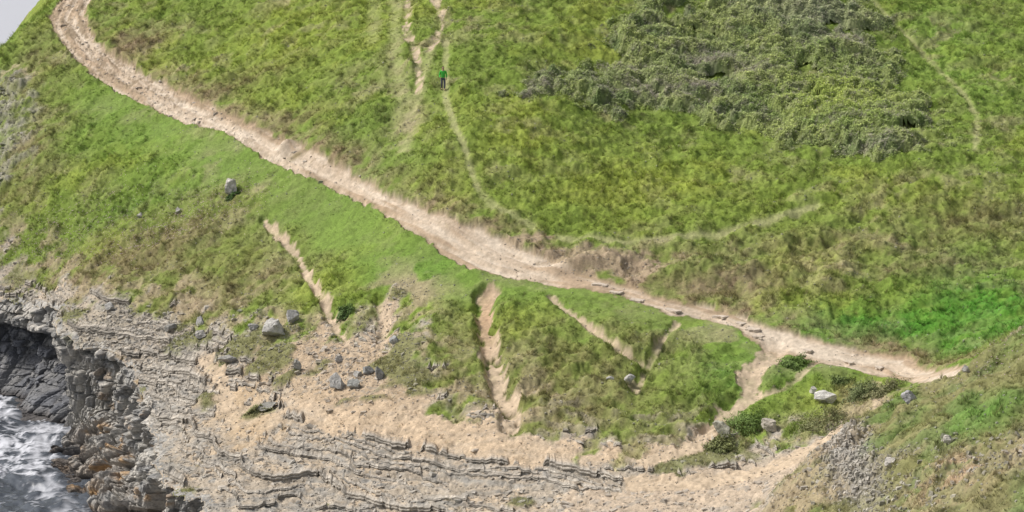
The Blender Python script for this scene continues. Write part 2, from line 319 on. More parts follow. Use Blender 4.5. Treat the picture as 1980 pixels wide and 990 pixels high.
def tintmat(name,rough=.9,bump=.0,scales=((9,.25),(2.2,.15)),bscale=12,bdist=.05,spec=.2,fixed=None,obj=False,transl=0):
    m,nt,bs=newmat(name); L=nt.links
    if fixed is None:
        at=nt.nodes.new("ShaderNodeAttribute"); at.attribute_name="tint"; out=at.outputs["Color"]
    else:
        rgb=nt.nodes.new("ShaderNodeRGB"); rgb.outputs[0].default_value=(*fixed,1); out=rgb.outputs[0]
    tc=nt.nodes.new("ShaderNodeTexCoord"); co=tc.outputs["Object"]
    for sc,am in scales:
        nz=nt.nodes.new("ShaderNodeTexNoise"); nz.inputs["Scale"].default_value=sc; nz.inputs["Detail"].default_value=5; nz.inputs["Roughness"].default_value=.65
        L.new(co,nz.inputs["Vector"]); mr=nt.nodes.new("ShaderNodeMapRange"); mr.inputs[1].default_value=.3; mr.inputs[2].default_value=.7; mr.inputs[3].default_value=1-am; mr.inputs[4].default_value=1+am
        L.new(nz.outputs[0],mr.inputs[0]); vm=nt.nodes.new("ShaderNodeVectorMath"); vm.operation='SCALE'; L.new(out,vm.inputs[0]); L.new(mr.outputs[0],vm.inputs["Scale"]); out=vm.outputs[0]
    L.new(out,bs.inputs["Base Color"]); bs.inputs["Roughness"].default_value=rough; bs.inputs["Specular IOR Level"].default_value=spec
    if bump>0:
        nz=nt.nodes.new("ShaderNodeTexNoise"); nz.inputs["Scale"].default_value=bscale; nz.inputs["Detail"].default_value=6; nz.inputs["Roughness"].default_value=.7; L.new(co,nz.inputs["Vector"])
        bp=nt.nodes.new("ShaderNodeBump"); bp.inputs["Strength"].default_value=bump; bp.inputs["Distance"].default_value=bdist; L.new(nz.outputs[0],bp.inputs["Height"]); L.new(bp.outputs[0],bs.inputs["Normal"])
    if transl:
        tr=nt.nodes.new("ShaderNodeBsdfTranslucent"); L.new(out,tr.inputs[0]); mx=nt.nodes.new("ShaderNodeMixShader"); mx.inputs[0].default_value=transl
        L.new(bs.outputs[0],mx.inputs[1]); L.new(tr.outputs[0],mx.inputs[2]); L.new(mx.outputs[0],nt.nodes["Material Output"].inputs[0])
    return m
MG=tintmat("ground_turf_and_rock",.95,.6,bscale=7,bdist=.06)
MP=tintmat("sandy_footpath",.95,.5,((4,.2),),bscale=6,bdist=.05)
MC=tintmat("cliff_limestone",.85,.8,((6,.3),(1.3,.25)),6,.12)
MS=tintmat("loose_stone",.9,.5,((14,.2),),18,.03)
MB=tintmat("grass_blades",.7,0,(),transl=.25); ML=tintmat("scrub_leaves",.6,0,(),transl=.12)
# ------------------------------------------------------------------ ground, overlays
idx=np.arange(NR*NC).reshape(NR,NC)
Q=np.stack([idx[:-1,:-1],idx[:-1,1:],idx[1:,1:],idx[1:,:-1]],-1).reshape(-1,4)
land=(sSea[Q]<.12).all(1)
V=np.c_[X,Y,Z]
keep=land&(Z[Q].max(1)>-3.5)
g=mk("ground",V,Q[keep],C,smooth=True,mat=MG); tag(g,"grassy coastal hillside with worn turf and limestone ledges","hillside","structure")
def overlay(name,sel,lift,mat,label,cat):
    F=Q[sel&keep]; u,inv=np.unique(F,return_inverse=True); v=V[u].copy(); v[:,2]+=lift
    o=mk(name,v,inv.reshape(-1,4),C[u],smooth=True,mat=mat); tag(o,label,cat,"structure"); return o
overlay("footpath",(mPath[Q].mean(1)>.5),.006,MP,"wide pale sandy footpath worn down the grassy slope","path")
overlay("dirt_trail",(mTrail[Q].mean(1)>.5)&(mPath[Q].mean(1)<=.5),.006,MP,"narrow eroded sandy trails cutting through the turf","path")
# ------------------------------------------------------------------ limestone ledges following the beds
lx=np.arange(-42,24,.05); ly=np.arange(84,142,.1)
LXg,LYg=np.meshgrid(lx,ly,indexing='ij')
fz=look(Z0,LXg,LYg)+.6*fbm(LXg*.055,LYg*.055,5,2)+.16*fbm(LXg*.22,LYg*.22,2,3)+.04*fbm(LXg*.9,LYg*.9,1,2)
hardL=rk*(1-.92*np.clip(mSand1*.9+mSand2*.92+mSand3*.75+mFan*.85,0,1))*(1-mTrail)*(1-.55*np.clip(blob(250,640,300,60)+.6*blob(300,730,80,60),0,1))*(1-.8*patch)
LVs=[];LFs=[];LCs=[];off=0; lev=3.2; kk=0
while lev<10.5:
    lev+=.10+.17*random.random(); kk+=1
    below=(fz<lev); last=ly.size-1-np.argmax(below[:,::-1],axis=1); ok=below.any(axis=1)&(last<ly.size-2)&(last>2)
    i0=np.clip(last,0,ly.size-2); r=np.arange(lx.size); f0=fz[r,i0]; f1_=fz[r,i0+1]; yc=ly[i0]+.1*np.clip((lev-f0)/(f1_-f0+1e-6),0,1)
    bw=np.cumsum(np.where(rng.random(lx.size)<.055,1,0)); bo=rng.normal(0,.09,bw.max()+2)[bw]; bz=rng.normal(0,.025,bw.max()+2)[bw]
    bw2=np.cumsum(np.where(rng.random(lx.size)<.16,1,0)); bo2=rng.normal(0,.05,bw2.max()+2)[bw2]
    yf=yc+bo+.06*vn(lx*4,lx*0+kk,3)
    hm=look(hardL,lx,yf+.2); nz_=fbm(lx*.10,lx*0+kk*3.7,4,3)
    gap=sst(.95,.8,np.abs(rng.normal(0,.35,bw.max()+2)[bw]))
    m=sst(.22,.55,hm)*sst(-.35,.05,nz_+.08)*ok*gap; sea_=look(sSea,lx,yf); m=m*(sea_<-.05)
    big=(kk%4==0)
    h=(.045+.10*np.clip(.5+nz_+.4*vn(lx*.7,lx*0+kk,6),.1,1.3)+.20*big)*m
    zf=gz(lx,yf); depth=.4+.45*np.abs(nz_)+h*1.8; zb=gz(lx,yf+depth)
    ztop=zf+h+bz*m-.10*(1-m)
    P=[(yf+depth,np.minimum(zb-.04,ztop+.15)-.12*(1-m)),(yf+depth*.5,ztop+.01+.02*vn(lx*3,lx*0+kk,2)),(yf,ztop),(yf-.015,ztop-.03),(yf+.03,ztop-h*.42),(yf-.06+bo2,ztop-h*.46),(yf-.07+bo2,ztop-h*.62),(yf-.0+bo2*.5,ztop-h*.7),(yf-.03,zf-.16)]
    VV=np.stack([np.c_[lx,p[0],p[1]] for p in P],1)
    a_=(m[:-1]>.06)|(m[1:]>.06); nP=len(P); base_=off+np.arange(lx.size)*nP
    for j in range(nP-1):
        F_=np.c_[base_[:-1]+j,base_[:-1]+j+1,base_[1:]+j+1,base_[1:]+j][a_]
        jump=(np.abs(np.diff(yf))<.9)[a_]; LFs.append(F_[jump])
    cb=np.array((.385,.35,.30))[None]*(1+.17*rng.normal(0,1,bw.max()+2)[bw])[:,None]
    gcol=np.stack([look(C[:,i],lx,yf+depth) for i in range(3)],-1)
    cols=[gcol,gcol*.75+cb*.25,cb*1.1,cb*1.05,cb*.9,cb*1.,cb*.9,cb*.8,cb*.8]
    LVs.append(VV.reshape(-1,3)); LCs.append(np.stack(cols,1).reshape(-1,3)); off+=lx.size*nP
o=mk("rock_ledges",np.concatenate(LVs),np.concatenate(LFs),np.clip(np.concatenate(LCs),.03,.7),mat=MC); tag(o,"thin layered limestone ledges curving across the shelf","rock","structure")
# ------------------------------------------------------------------ cliff
hh=np.linspace(0,1,300); KH=len(hh)
ti=np.linspace(0,17,KT)
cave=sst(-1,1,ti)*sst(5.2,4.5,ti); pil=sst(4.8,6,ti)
fB=np.interp(hh,[0,.5,.6,.8,.88,1],[0,.22,.42,.66,.90,1]); gB=np.interp(hh,[0,.5,.6,.8,.88,1],[0,.58,.63,.84,.90,1])
pl=pil[:,None]; F_=hh*(1-pl)+fB*pl; G_=hh*(1-pl)+gB*pl
topz=gz(Ed[:,0],Ed[:,1])+.02
PX=Ed[:,0][:,None]+(Bd[:,0]-Ed[:,0])[:,None]*F_; PY=Ed[:,1][:,None]+(Bd[:,1]-Ed[:,1])[:,None]*F_
PZ=topz[:,None]*(1-G_)-1.2*G_**3
ins=cave[:,None]*2.6*sst(.2,.32,hh)[None,:]*sst(1.0,.6,hh)[None,:]
def cleft(c,w,a,h0=.03,h1=.25): return np.exp(-((ti-c-.12*np.sin(ti*9))/w)**2)[:,None]*a*sst(h0,h1,hh)[None,:]
ins=ins+cleft(8.75,.25,2.4)+cleft(12.7,.4,2.2)+cleft(6.0,.2,1.6)+cleft(10.3,.22,1.4)+cleft(2.2,.12,1.1,.3,.5)+cleft(3.6,.12,1.1,.3,.5)+cleft(7.3,.12,1.2)
up=sst(.0,.04,hh)[None,:]*np.ones((KT,1))
def block3(sx,sz,o,wv=.3):
    wx3=wv*vn3(PX*.5/sx+o,PY*.5/sx,PZ*.5/sz); wy3=wv*vn3(PX*.5/sx,PY*.5/sx+o+9,PZ*.5/sz)
    ca,sa=math.cos(.5),math.sin(.5); x=(PX*ca+PY*sa)/sx+wx3+o; y=(-PX*sa+PY*ca)/sx+wy3+o; z=PZ/sz+.2*wx3+o
    xi=np.floor(x).astype(int); yi=np.floor(y).astype(int); zi=np.floor(z).astype(int)
    e=np.minimum(np.minimum(np.minimum(x-xi,1-x+xi),np.minimum(y-yi,1-y+yi))*sx,np.minimum(z-zi,1-z+zi)*sz)
    return T3[xi&63,yi&63,zi&63],e
b1,e1=block3(1.5,1.5,3.); b2,e2=block3(.7,.6,7.); b4,e4=block3(.34,.22,1.)
dsp=up*(.48*b1+.24*b2+.09*b4-.30*sst(.12,.02,e1)-.12*sst(.06,.01,e2))+up*.3*fbm3(PX*.5,PY*.5,PZ*.4,4)
slp=pl*sst(.42,.6,hh)[None,:]*.75
dh=dsp*(1-slp*.55)-ins-up*.1
PX=PX-nrm[:,0][:,None]*dh; PY=PY-nrm[:,1][:,None]*dh; PZ=PZ+dsp*slp*1.1
lip=[]
for k,dd in enumerate((.7,.35)):
    x=Ed[:,0]+nrm[:,0]*dd; y=Ed[:,1]+nrm[:,1]*dd; lip.append((x,y,gz(x,y)-(.06 if k==0 else -.02)))
AX=np.c_[lip[0][0],lip[1][0],PX]; AY=np.c_[lip[0][1],lip[1][1],PY]; AZ=np.c_[lip[0][2],lip[1][2],PZ]; KA=KH+2
ci=np.arange(KT*KA).reshape(KT,KA); CQ=np.stack([ci[:-1,:-1],ci[:-1,1:],ci[1:,1:],ci[1:,:-1]],-1).reshape(-1,4)
cc=np.zeros((KT,KA,3)); cc[:]=(.36,.345,.315)
def cm(c,m):
    global cc
    m=np.clip(m,0,1)[...,None]; cc=cc*(1-m)+np.asarray(c)*m
def p2(z_): return np.c_[z_[:,:1],z_[:,:1],z_]
c3=fbm3(AX*.5,AY*.5,AZ*1.2,4); c4=fbm3(AX*1.5+5,AY*1.5,AZ*1.5,3)
hA=np.r_[0,0,hh][None,:]; tA=ti[:,None]
cm((.24,.235,.225),sst(0,.8,c4+.5*p2(b2)+.3*p2(b1))); cm((.48,.45,.40),sst(.1,.7,-c4+.4*p2(b1))*sst(.8,.1,hA))
cm((.15,.155,.17),np.r_[0,0,sst(.18,.3,hh)][None,:]*cave[:,None]*(.8+.25*p2(b2)))  # cave recess: wet rock and the overhang's shade painted dark together
cm((.27,.21,.155),sst(6.5,8.5,tA)*sst(2.6,.8,AZ)*(.5+.9*c3)); cm((.48,.29,.12),sst(.25,.7,c3+.25*p2(b2))*sst(6,8,tA)*.6)
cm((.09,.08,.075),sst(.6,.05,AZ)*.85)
cm((.17,.17,.07),sst(.5,.8,c3+.2)*sst(.15,0,hA)*.5)
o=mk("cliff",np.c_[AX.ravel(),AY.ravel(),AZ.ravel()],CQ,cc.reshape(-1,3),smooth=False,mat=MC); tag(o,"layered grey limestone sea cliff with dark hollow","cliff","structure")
# ------------------------------------------------------------------ sea
xs=np.r_[-9000,-4000,-1500,-600,-250,-120,-70,np.linspace(-52,-14,330),0,60,200,700,2500,9000.]
ys=np.r_[-3000,-500,0,50,80,np.linspace(100,146,380),160,185,230,320,500,900,1800,4000,9000,20000.]
SX,SY=np.meshgrid(xs,ys); fade=sst(-52,-48,SX)*sst(-14,-20,SX)*sst(100,103,SY)*sst(146,142,SY)
w=fbm(SX*.35,SY*.25,4,4); w2=fbm(SX*1.4+w,SY*1.0,2,4)
SZ=fade*(.28*w+.14*w2)
wx=SX+1.3*fbm(SX*.3,SY*.3,1,3); wy=SY+1.3*fbm(SX*.3+9,SY*.3,6,3)
rid=1-np.abs(fbm(wx*.7,wy*.5,3,5,.6))*2.2; rid2=1-np.abs(fbm(wx*2,wy*1.5,5,4,.6))*2.2
foam=fade*np.clip(sst(.5,1.0,rid*.6+.4*rid2+.45*fbm(SX*.18,SY*.12,7,2)),0,1)
dB=np.full(SX.shape,1e9)
for p in Bd[::15]: dB=np.minimum(dB,(SX-p[0])**2+(SY-p[1])**2)
foam=np.maximum(foam,fade*sst(1.0,.2,np.sqrt(dB)+.9*w2)*.6)
foam=np.maximum(foam,.75*sst(150,185,SY))  # distant water: pale haze painted in through the foam mask, no foam there
si=np.arange(SX.size).reshape(SX.shape); SQ=np.stack([si[:-1,:-1],si[:-1,1:],si[1:,1:],si[1:,:-1]],-1).reshape(-1,4)
m,nt,bs=newmat("sea_water"); L=nt.links
at=nt.nodes.new("ShaderNodeAttribute"); at.attribute_name="mask"; mxc=nt.nodes.new("ShaderNodeMix"); mxc.data_type='RGBA'
mxc.inputs[6].default_value=(.075,.085,.10,1); mxc.inputs[7].default_value=(.55,.56,.60,1); L.new(at.outputs["Fac"],mxc.inputs[0]); L.new(mxc.outputs[2],bs.inputs["Base Color"])
mr=nt.nodes.new("ShaderNodeMapRange"); mr.inputs[3].default_value=.22; mr.inputs[4].default_value=.8; L.new(at.outputs["Fac"],mr.inputs[0]); L.new(mr.outputs[0],bs.inputs["Roughness"])
tc=nt.nodes.new("ShaderNodeTexCoord"); nz=nt.nodes.new("ShaderNodeTexNoise"); nz.inputs["Scale"].default_value=1.2; nz.inputs["Detail"].default_value=7; L.new(tc.outputs["Object"],nz.inputs["Vector"])
bp=nt.nodes.new("ShaderNodeBump"); bp.inputs["Strength"].default_value=.5; bp.inputs["Distance"].default_value=.25; L.new(nz.outputs[0],bp.inputs["Height"]); L.new(bp.outputs[0],bs.inputs["Normal"])
o=mk("sea",np.c_[SX.ravel(),SY.ravel(),SZ.ravel()],SQ,None,foam.ravel(),True,m); tag(o,"grey sea with white foam washing below the cliff","sea","structure")
# ------------------------------------------------------------------ scatter helpers
cellA=(wid(ry[:-1])[:,None]*np.diff(ry)[:,None]*np.ones((1,NC-1))).ravel()
qk=keep&(sSea[Q].max(1)<-.05)&(sCr[Q].max(1)<5)
def scatter(w,nn):
    p=np.where(qk,cellA*np.clip(w[Q[:,0]],0,None),0); cdf=np.cumsum(p); cdf/=cdf[-1]
    ci=np.searchsorted(cdf,rng.random(nn)); q=Q[np.minimum(ci,len(Q)-1)]; a=rng.random(nn)[:,None]; b=rng.random(nn)[:,None]
    P=(V[q[:,0]]*(1-a)+V[q[:,1]]*a)*(1-b)+(V[q[:,3]]*(1-a)+V[q[:,2]]*a)*b
    return P,q[:,0]
gm=(1-rk*.95*(1-.85*patch))*(1-mPath)*sst(.02,.2,-sPath)*(1-mTrail)**2*(1-.5*mScrub)*(1-.85*mBare)*(1-.5*nearR)*(1-.6*mLeftScree)*(1-.7*mWorn)*(1-.7*np.clip(fringe,0,1))
gh=(.15+.09*np.clip(n2*.5+n3*.7,-.8,1.4)+.16*tus)*(1-.7*turf)*(1-.75*mWorn)*(1+.25*sst(0,1,n1))*(1-.2*mNear)*(1-.6*midP*(gC<0))
nt_=185000; P,ix=scatter(gm*(1-.4*turf)*np.clip(.85+.8*n3+.6*tus,.25,2.3),nt_)
nb=8; Pb=np.repeat(P,nb,0); ib=np.repeat(ix,nb); M=len(Pb)
Pb[:,:2]+=rng.normal(0,.055,(M,2)); h=np.clip(gh[ib],.05,.5)*rng.uniform(.5,1.35,M); th=np.repeat(rng.random(nt_)*6.283,nb)+rng.normal(0,.9,M)
lean=h*rng.uniform(.3,1.3,M); wdt=rng.uniform(.008,.018,M); fa=rng.random(M)*3.1416
base=Pb.copy(); base[:,2]-=.03
v0=base+np.c_[np.cos(fa)*wdt,np.sin(fa)*wdt,np.zeros(M)]; v1_=base-np.c_[np.cos(fa)*wdt,np.sin(fa)*wdt,np.zeros(M)]
v2_=base+np.c_[np.cos(th)*lean,np.sin(th)*lean,h]
bc=C[ib]*np.repeat(rng.uniform(.55,1.65,nt_),nb)[:,None]*rng.uniform(.85,1.25,M)[:,None]
yt=np.repeat(rng.random(nt_)<.06,nb)|(rng.random(M)<.12); bc[yt]=bc[yt]*.4+np.array((.30,.265,.12))*.6
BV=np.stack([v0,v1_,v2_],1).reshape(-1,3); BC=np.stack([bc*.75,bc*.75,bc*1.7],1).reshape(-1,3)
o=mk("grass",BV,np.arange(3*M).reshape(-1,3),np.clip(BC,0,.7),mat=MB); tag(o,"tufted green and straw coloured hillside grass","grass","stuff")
# stones
def stones(name,w,nn,smin,smax,flat,label,cat,gray=None,pw=2.2,blend=.45):
    P,ix=scatter(w,nn); s=smin+(smax-smin)*rng.random(nn)**pw
    cube=np.array([(-1,-1,-1),(1,-1,-1),(1,1,-1),(-1,1,-1),(-1,-1,1),(1,-1,1),(1,1,1),(-1,1,1)],float)
    v=cube[None]*(1+rng.uniform(-.45,.2,(nn,8,3))); v[:,4:,:2]*=rng.uniform(.4,.95,(nn,1,1))
    v=v*np.stack([s*rng.uniform(.7,1.3,nn),s*rng.uniform(.45,.9,nn),s*flat*rng.uniform(.6,1.3,nn)],-1)[:,None,:]
    a=rng.normal(0,.5,nn)+(rng.random(nn)<.3)*rng.random(nn)*6; tl=rng.normal(0,.22,nn); x=v[...,0].copy();y=v[...,1].copy();z=v[...,2].copy()
    x,z=x*np.cos(tl)[:,None]+z*np.sin(tl)[:,None],-x*np.sin(tl)[:,None]+z*np.cos(tl)[:,None]
    X_=x*np.cos(a)[:,None]-y*np.sin(a)[:,None]; Y_=x*np.sin(a)[:,None]+y*np.cos(a)[:,None]
    v=np.stack([X_,Y_,z],-1)+P[:,None,:]; v[...,2]+=(s*flat*.3)[:,None]
    fq=np.array([(0,3,2,1),(4,5,6,7),(0,1,5,4),(1,2,6,5),(2,3,7,6),(3,0,4,7)])
    F=(np.arange(nn)[:,None,None]*8+fq[None]).reshape(-1,4)
    b=np.array((.40,.375,.335))[None]*rng.uniform(.6,1.35,(nn,1)); b=b*(1-blend)+C[ix]*blend
    o=mk(name,v.reshape(-1,3),F,np.repeat(np.clip(b,0,.6),8,0),mat=MS); tag(o,label,cat,"stuff")
lft=np.clip(blob(250,640,300,60)+.8*blob(300,740,90,70),0,1)*rk
wS=(hard*(.12+.7*np.clip(n2+.2,0,1))*(1-.6*mSand3)+mFan*.35*sst(0,.5,n2+.2)+.9*lft+.15*rk*mSand3)*(1-mTrail)*(1-.7*patch)*(1-.7*mSand2)+.08*mPath*farP+.6*mLeftScree*sst(-.2,.5,n2)
stones("loose_slabs",wS,6400,.05,.26,.32,"loose grey limestone slabs lying on bare ledges","rubble",pw=2.8)
stones("broken_rubble",(mNear*(1.5*blob(1630,915,42,90)+.1*blob(1850,955,140,50)+.12*nearR)+.12*lft)*(1-mTrail),4200,.025,.15,.7,"sharp grey limestone rubble on the rough bank","rubble",pw=2.2,blend=.35)
wP=hard*.6+1.3*mFan+.3*rk*(1-.6*mSand2)+lft+mLeftScree*1.+nearR*1.2+.25*mNear+.9*mBare+.3*mTerr*sst(0,.6,n2)+mPath*farP*.3+mPath*.04+.12*blob(250,500,300,90)*(1-rk)+.1*mTrail+fringe*1.
stones("scattered_pebbles",wP,34000,.02,.08,.6,"small pale stones scattered over bare soil","pebbles")
# thrift flowers
wf=blob(340,440,130,35)+.8*blob(100,480,120,60)+.35*blob(1900,740,80,40)*mNear; P,ix=scatter(wf*gm,2600)
P=P+np.c_[np.zeros((2600,2)),rng.uniform(.12,.24,2600)]; r=rng.uniform(.02,.045,2600)
oc=np.array([(1,0,0),(0,1,0),(-1,0,0),(0,-1,0)]); top=P+np.c_[np.zeros((2600,2)),r*.8]
ring=P[:,None,:]+oc[None]*r[:,None,None]; FV=np.concatenate([ring,top[:,None]],1).reshape(-1,3)
FF=(np.arange(2600)[:,None,None]*5+np.array([(0,1,4),(1,2,4),(2,3,4),(3,0,4)])[None]).reshape(-1,3)
fc=np.repeat(np.array((.6,.42,.5))[None]*rng.uniform(.7,1.3,(2600,1)),5,0)
o=mk("thrift_flowers",FV,FF,np.clip(fc,0,.8),mat=MB); tag(o,"pale pink thrift flowers dotting rough cliff turf","flowers","stuff")
# ------------------------------------------------------------------ scrub thicket
sE=sScrub+1.8*nA+1.7*nB-.2
m1,_,mi1=voro(X*.5+.3*nB,Y*.55+.3*nA*.4,3); m2,_,_=voro(X*1.3+.2*nA,Y*1.4+.2*nC,5)
thin=sst(-.6,-.15,fbm(X*.3+7,Y*.4,0,3)+.12*np.clip(sScrub,-2,3))     # grassy gaps
can=sst(-.3,3.0,sE)*(.12+(.40+.2*mi1)*np.sqrt(np.clip(1-1.6*m1**2,0,1))+.12*np.clip(1-1.4*m2**2,0,1))+.03*nC*sst(0,1,sE)+.25*sst(1,5.5,sE)
can=np.clip(can*thin,0,3); hasC=(sE>-.3)&(sScrub>-3)&(thin>.15)
F=Q[(hasC[Q].all(1))&keep]; u,inv=np.unique(F,return_inverse=True); cvx=V[u].copy(); cvx[:,2]+=can[u]-.06
sc=np.zeros((N,3)); sc[:]=(.29,.35,.125)
def smx(c,m):
    global sc
    m=np.clip(m,0,1)[:,None]; sc=sc*(1-m)+np.asarray(c)*m
smx((.19,.26,.085),sst(-.1,.7,n2+.3*n1)*.9); smx((.37,.43,.14),sst(.0,.8,-n2*.6+n1*.8+.2+.5*mi1)*.8)
smx((.39,.49,.09),blob(1620,200,120,60)*.7); smx((.44,.45,.31),blob(1560,30,120,40)*.5)
smx((.24,.31,.065),sst(1.2,-.2,sE)*.7)
dead=np.clip(blob(1030,175,45,18)+.9*blob(1370,135,50,18)+.8*blob(1330,190,60,18)+.9*blob(1640,95,38,20)+.5*blob(1240,190,90,12)+.5*blob(1450,160,60,20)+.5*blob(1700,290,90,12)+.4*blob(1200,150,70,18)+.35*sst(.2,.8,n3+.3*n2),0,1)*np.clip(.8+.9*n3,0,1.3)
smx((.42,.375,.30),dead*.6)
NLf=250000; P,ix=scatter(hasC*sst(-.5,.3,sE)*(1-.5*np.clip(dead,0,1))*np.clip(1+.3*n3,.2,2),NLf)
P[:,2]+=can[ix]+rng.normal(.02,.04,NLf); P[:,:2]+=rng.normal(0,.03,(NLf,2))
nm_=rng.normal(0,.5,(NLf,3))+np.array((-.3,-.3,1.)); nm_/=np.linalg.norm(nm_,axis=1)[:,None]
d1=np.cross(nm_,rng.normal(0,1,(NLf,3))); d1/=np.linalg.norm(d1,axis=1)[:,None]; d2=np.cross(nm_,d1)
sl=rng.uniform(.025,.065,NLf)[:,None]
LV=np.stack([P-d1*sl,P-d2*sl*.75,P+d1*sl,P+d2*sl*.75],1).reshape(-1,3)
clmp=np.clip(1+.3*nC[ix]+.3*nF[ix],.5,1.7)
lc=np.repeat(sc[ix]*(clmp*rng.uniform(.5,1.5,NLf))[:,None],4,0)
NT=34000; P,ix=scatter(hasC*(np.clip(dead,0,1)**1.3+.10)*sst(-.5,.3,sE),NT); P[:,2]+=can[ix]*rng.uniform(.95,1.05,NT)+.02
a=rng.random(NT)*6.283; ln=rng.uniform(.1,.3,NT); dv=np.c_[np.cos(a)*ln*.8,np.sin(a)*ln*.8,ln*rng.uniform(.0,.9,NT)]; wv=np.c_[-np.sin(a),np.cos(a),np.ones(NT)*.6]*.009
TV=np.stack([P-wv,P+wv,P+dv+wv*.4,P+dv-wv*.4],1).reshape(-1,3); tcx=np.repeat(np.array((.50,.455,.38))[None]*rng.uniform(.4,1.3,(NT,1)),4,0)
nv=len(cvx); AV=np.r_[cvx,LV,TV]; AF=np.r_[inv.reshape(-1,4),nv+np.arange(len(LV)).reshape(-1,4),nv+len(LV)+np.arange(len(TV)).reshape(-1,4)]
AC=np.clip(np.r_[sc[u]*.7*(1+.3*nF[u])[:,None],lc,tcx],.004,.7)
o=mk("scrub_thicket",AV,AF,AC,mat=ML); tag(o,"dense low bramble and gorse thicket with grey dead twigs","bushes","stuff")
# small bushes by the fork in the trail
def bush(u,v,wp,hp,col,label,seed):
    p=hit([(u,v)])[0]; px=FP*math.cos(PITCH)/p[1]; rx=wp/px/2; hz=hp/px*.55; r=np.random.default_rng(seed); nn=3400
    an=r.random(nn)*6.283; el=np.arcsin(r.random(nn)**.8); rad=1+.55*fbm(np.cos(an)*2.2+seed,np.sin(an)*2.2+el*2,seed%8,3); rad*=r.uniform(.55,1.08,nn)
    x=np.cos(an)*np.cos(el)*rad*rx; y=np.sin(an)*np.cos(el)*rad*rx*.7; z=np.sin(el)*rad*hz*(1+.5*fbm(x*2+seed,y*2,2,2))
    gx=gz(p[0]+x,p[1]+y)-gz(p[0],p[1]); P=np.c_[x,y,z+gx]
    nm=np.c_[x/rx,y/rx,z/hz+.4]+r.normal(0,.6,(nn,3)); nm/=np.linalg.norm(nm,axis=1)[:,None]
    d1=np.cross(nm,r.normal(0,1,(nn,3))); d1/=np.linalg.norm(d1,axis=1)[:,None]; d2=np.cross(nm,d1); s=r.uniform(.03,.07,nn)[:,None]
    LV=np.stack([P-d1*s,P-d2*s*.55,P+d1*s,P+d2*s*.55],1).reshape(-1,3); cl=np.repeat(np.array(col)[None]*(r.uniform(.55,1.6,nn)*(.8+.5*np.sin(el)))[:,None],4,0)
    ns=14; sa=r.random(ns)*6.283; tip=np.c_[np.cos(sa)*rx*.7,np.sin(sa)*rx*.45,np.full(ns,hz*.6)]; wv=np.c_[-np.sin(sa),np.cos(sa),sa*0]*.018
    TV=np.stack([-wv,wv,tip+wv*.3,tip-wv*.3],1).reshape(-1,3)+np.array((0,0,-.05))
    AV=np.r_[LV,TV]; o=mk("bush",AV,np.arange(len(AV)).reshape(-1,4),np.r_[cl,np.tile((.2,.16,.12),(len(TV),1))],mat=ML,loc=(p[0],p[1],float(gz(p[0],p[1])))); tag(o,label,"bush",None,"low bushes beside the trails")
bush(1668,768,70,42,(.16,.19,.08),"dark low bush beside rubble trail",3); bush(1445,822,110,40,(.15,.22,.06),"dark green low bush beside sandy trail",4)
bush(1535,706,70,30,(.15,.22,.06),"dark low bush at the path fork",5); bush(1590,822,130,44,(.19,.20,.09),"olive brown low bush below pale boulder",6)
bush(1395,868,60,26,(.2,.22,.09),"mossy low bush under rounded boulder",7); bush(1705,764,80,34,(.2,.2,.1),"olive low bush on the valley bank",8)
bush(500,798,44,18,(.24,.24,.11),"small olive shrub on sandy scree",9); bush(665,612,30,24,(.14,.21,.07),"small dark bush beside eroded gully",10)
bush(1625,748,44,26,(.13,.17,.06),"small dark bush above pale boulder",13)
bush(450,382,24,10,(.10,.17,.05),"dark grass clump at foot of marker stone",12)
# ------------------------------------------------------------------ boulders
def boulder(name,u,v,wp,hp,label,cat,col=(.33,.32,.30),seed=0,flat=.75,group="limestone boulders on the slope",sink=.14,rotz=None,boxy=False):
    p=hit([(u,v)])[0]; z=float(gz(p[0],p[1])); px=FP*math.cos(PITCH)/p[1]; sx=wp/px/2; sz=hp*1.05/px/2; r=random.Random(seed*7+3)
    bm=bmesh.new(); bmesh.ops.create_icosphere(bm,subdivisions=4,radius=1)
    pl=[]
    for i in range(9):
        d=Vector((r.gauss(0,1),r.gauss(0,1),r.gauss(0,.8)+.2)).normalized(); pl.append((d,r.uniform(.32,.7)))
    if boxy: pl=[(Vector((1,.1,.1)).normalized(),.62),(Vector((-1,.05,.15)).normalized(),.6),(Vector((0,1,0)),.6),(Vector((.1,-1,.15)).normalized(),.6),(Vector((.1,0,1)).normalized(),.78),(Vector((.7,-.5,.5)).normalized(),.75),(Vector((-.6,-.5,.7)).normalized(),.78)]
    for vt in bm.verts:
        c=vt.co.copy()
        for d,k in pl:
            e=c.dot(d)-k
            if e>0: c-=d*e*.97
        nn_=float(fbm3(np.array([c.x*3.5+seed]),np.array([c.y*3.5]),np.array([c.z*4.]),3)[0]); c*=1+.14*nn_
        vt.co=c
    for i,s_ in ((0,sx),(1,sx*flat),(2,sz)):
        lo=min(vt.co[i] for vt in bm.verts); hi=max(vt.co[i] for vt in bm.verts)
        for vt in bm.verts: vt.co[i]=((vt.co[i]-lo)/(hi-lo)*2-1)*s_
    me=bpy.data.meshes.new(name); bm.to_mesh(me); bm.free()
    mt=tintmat(name+"_stone",.9,.9,((4,.35),(14,.3)),10,.06,fixed=tuple(x*1.1 for x in col)); me.materials.append(mt)
    o=bpy.data.objects.new(name,me); COL.objects.link(o); o.location=(p[0],p[1],z+sz*(1-2*sink)); o.rotation_euler=(r.uniform(-.1,.1),r.uniform(-.1,.1),rotz if rotz is not None else r.uniform(-.4,.4))
    tag(o,label,cat,None,group); return o
boulder("marker_stone",447,379,24,32,"squat pale-topped marker stone standing on short turf","stone",(.50,.47,.42),1,.8,None,.08,.1,True)
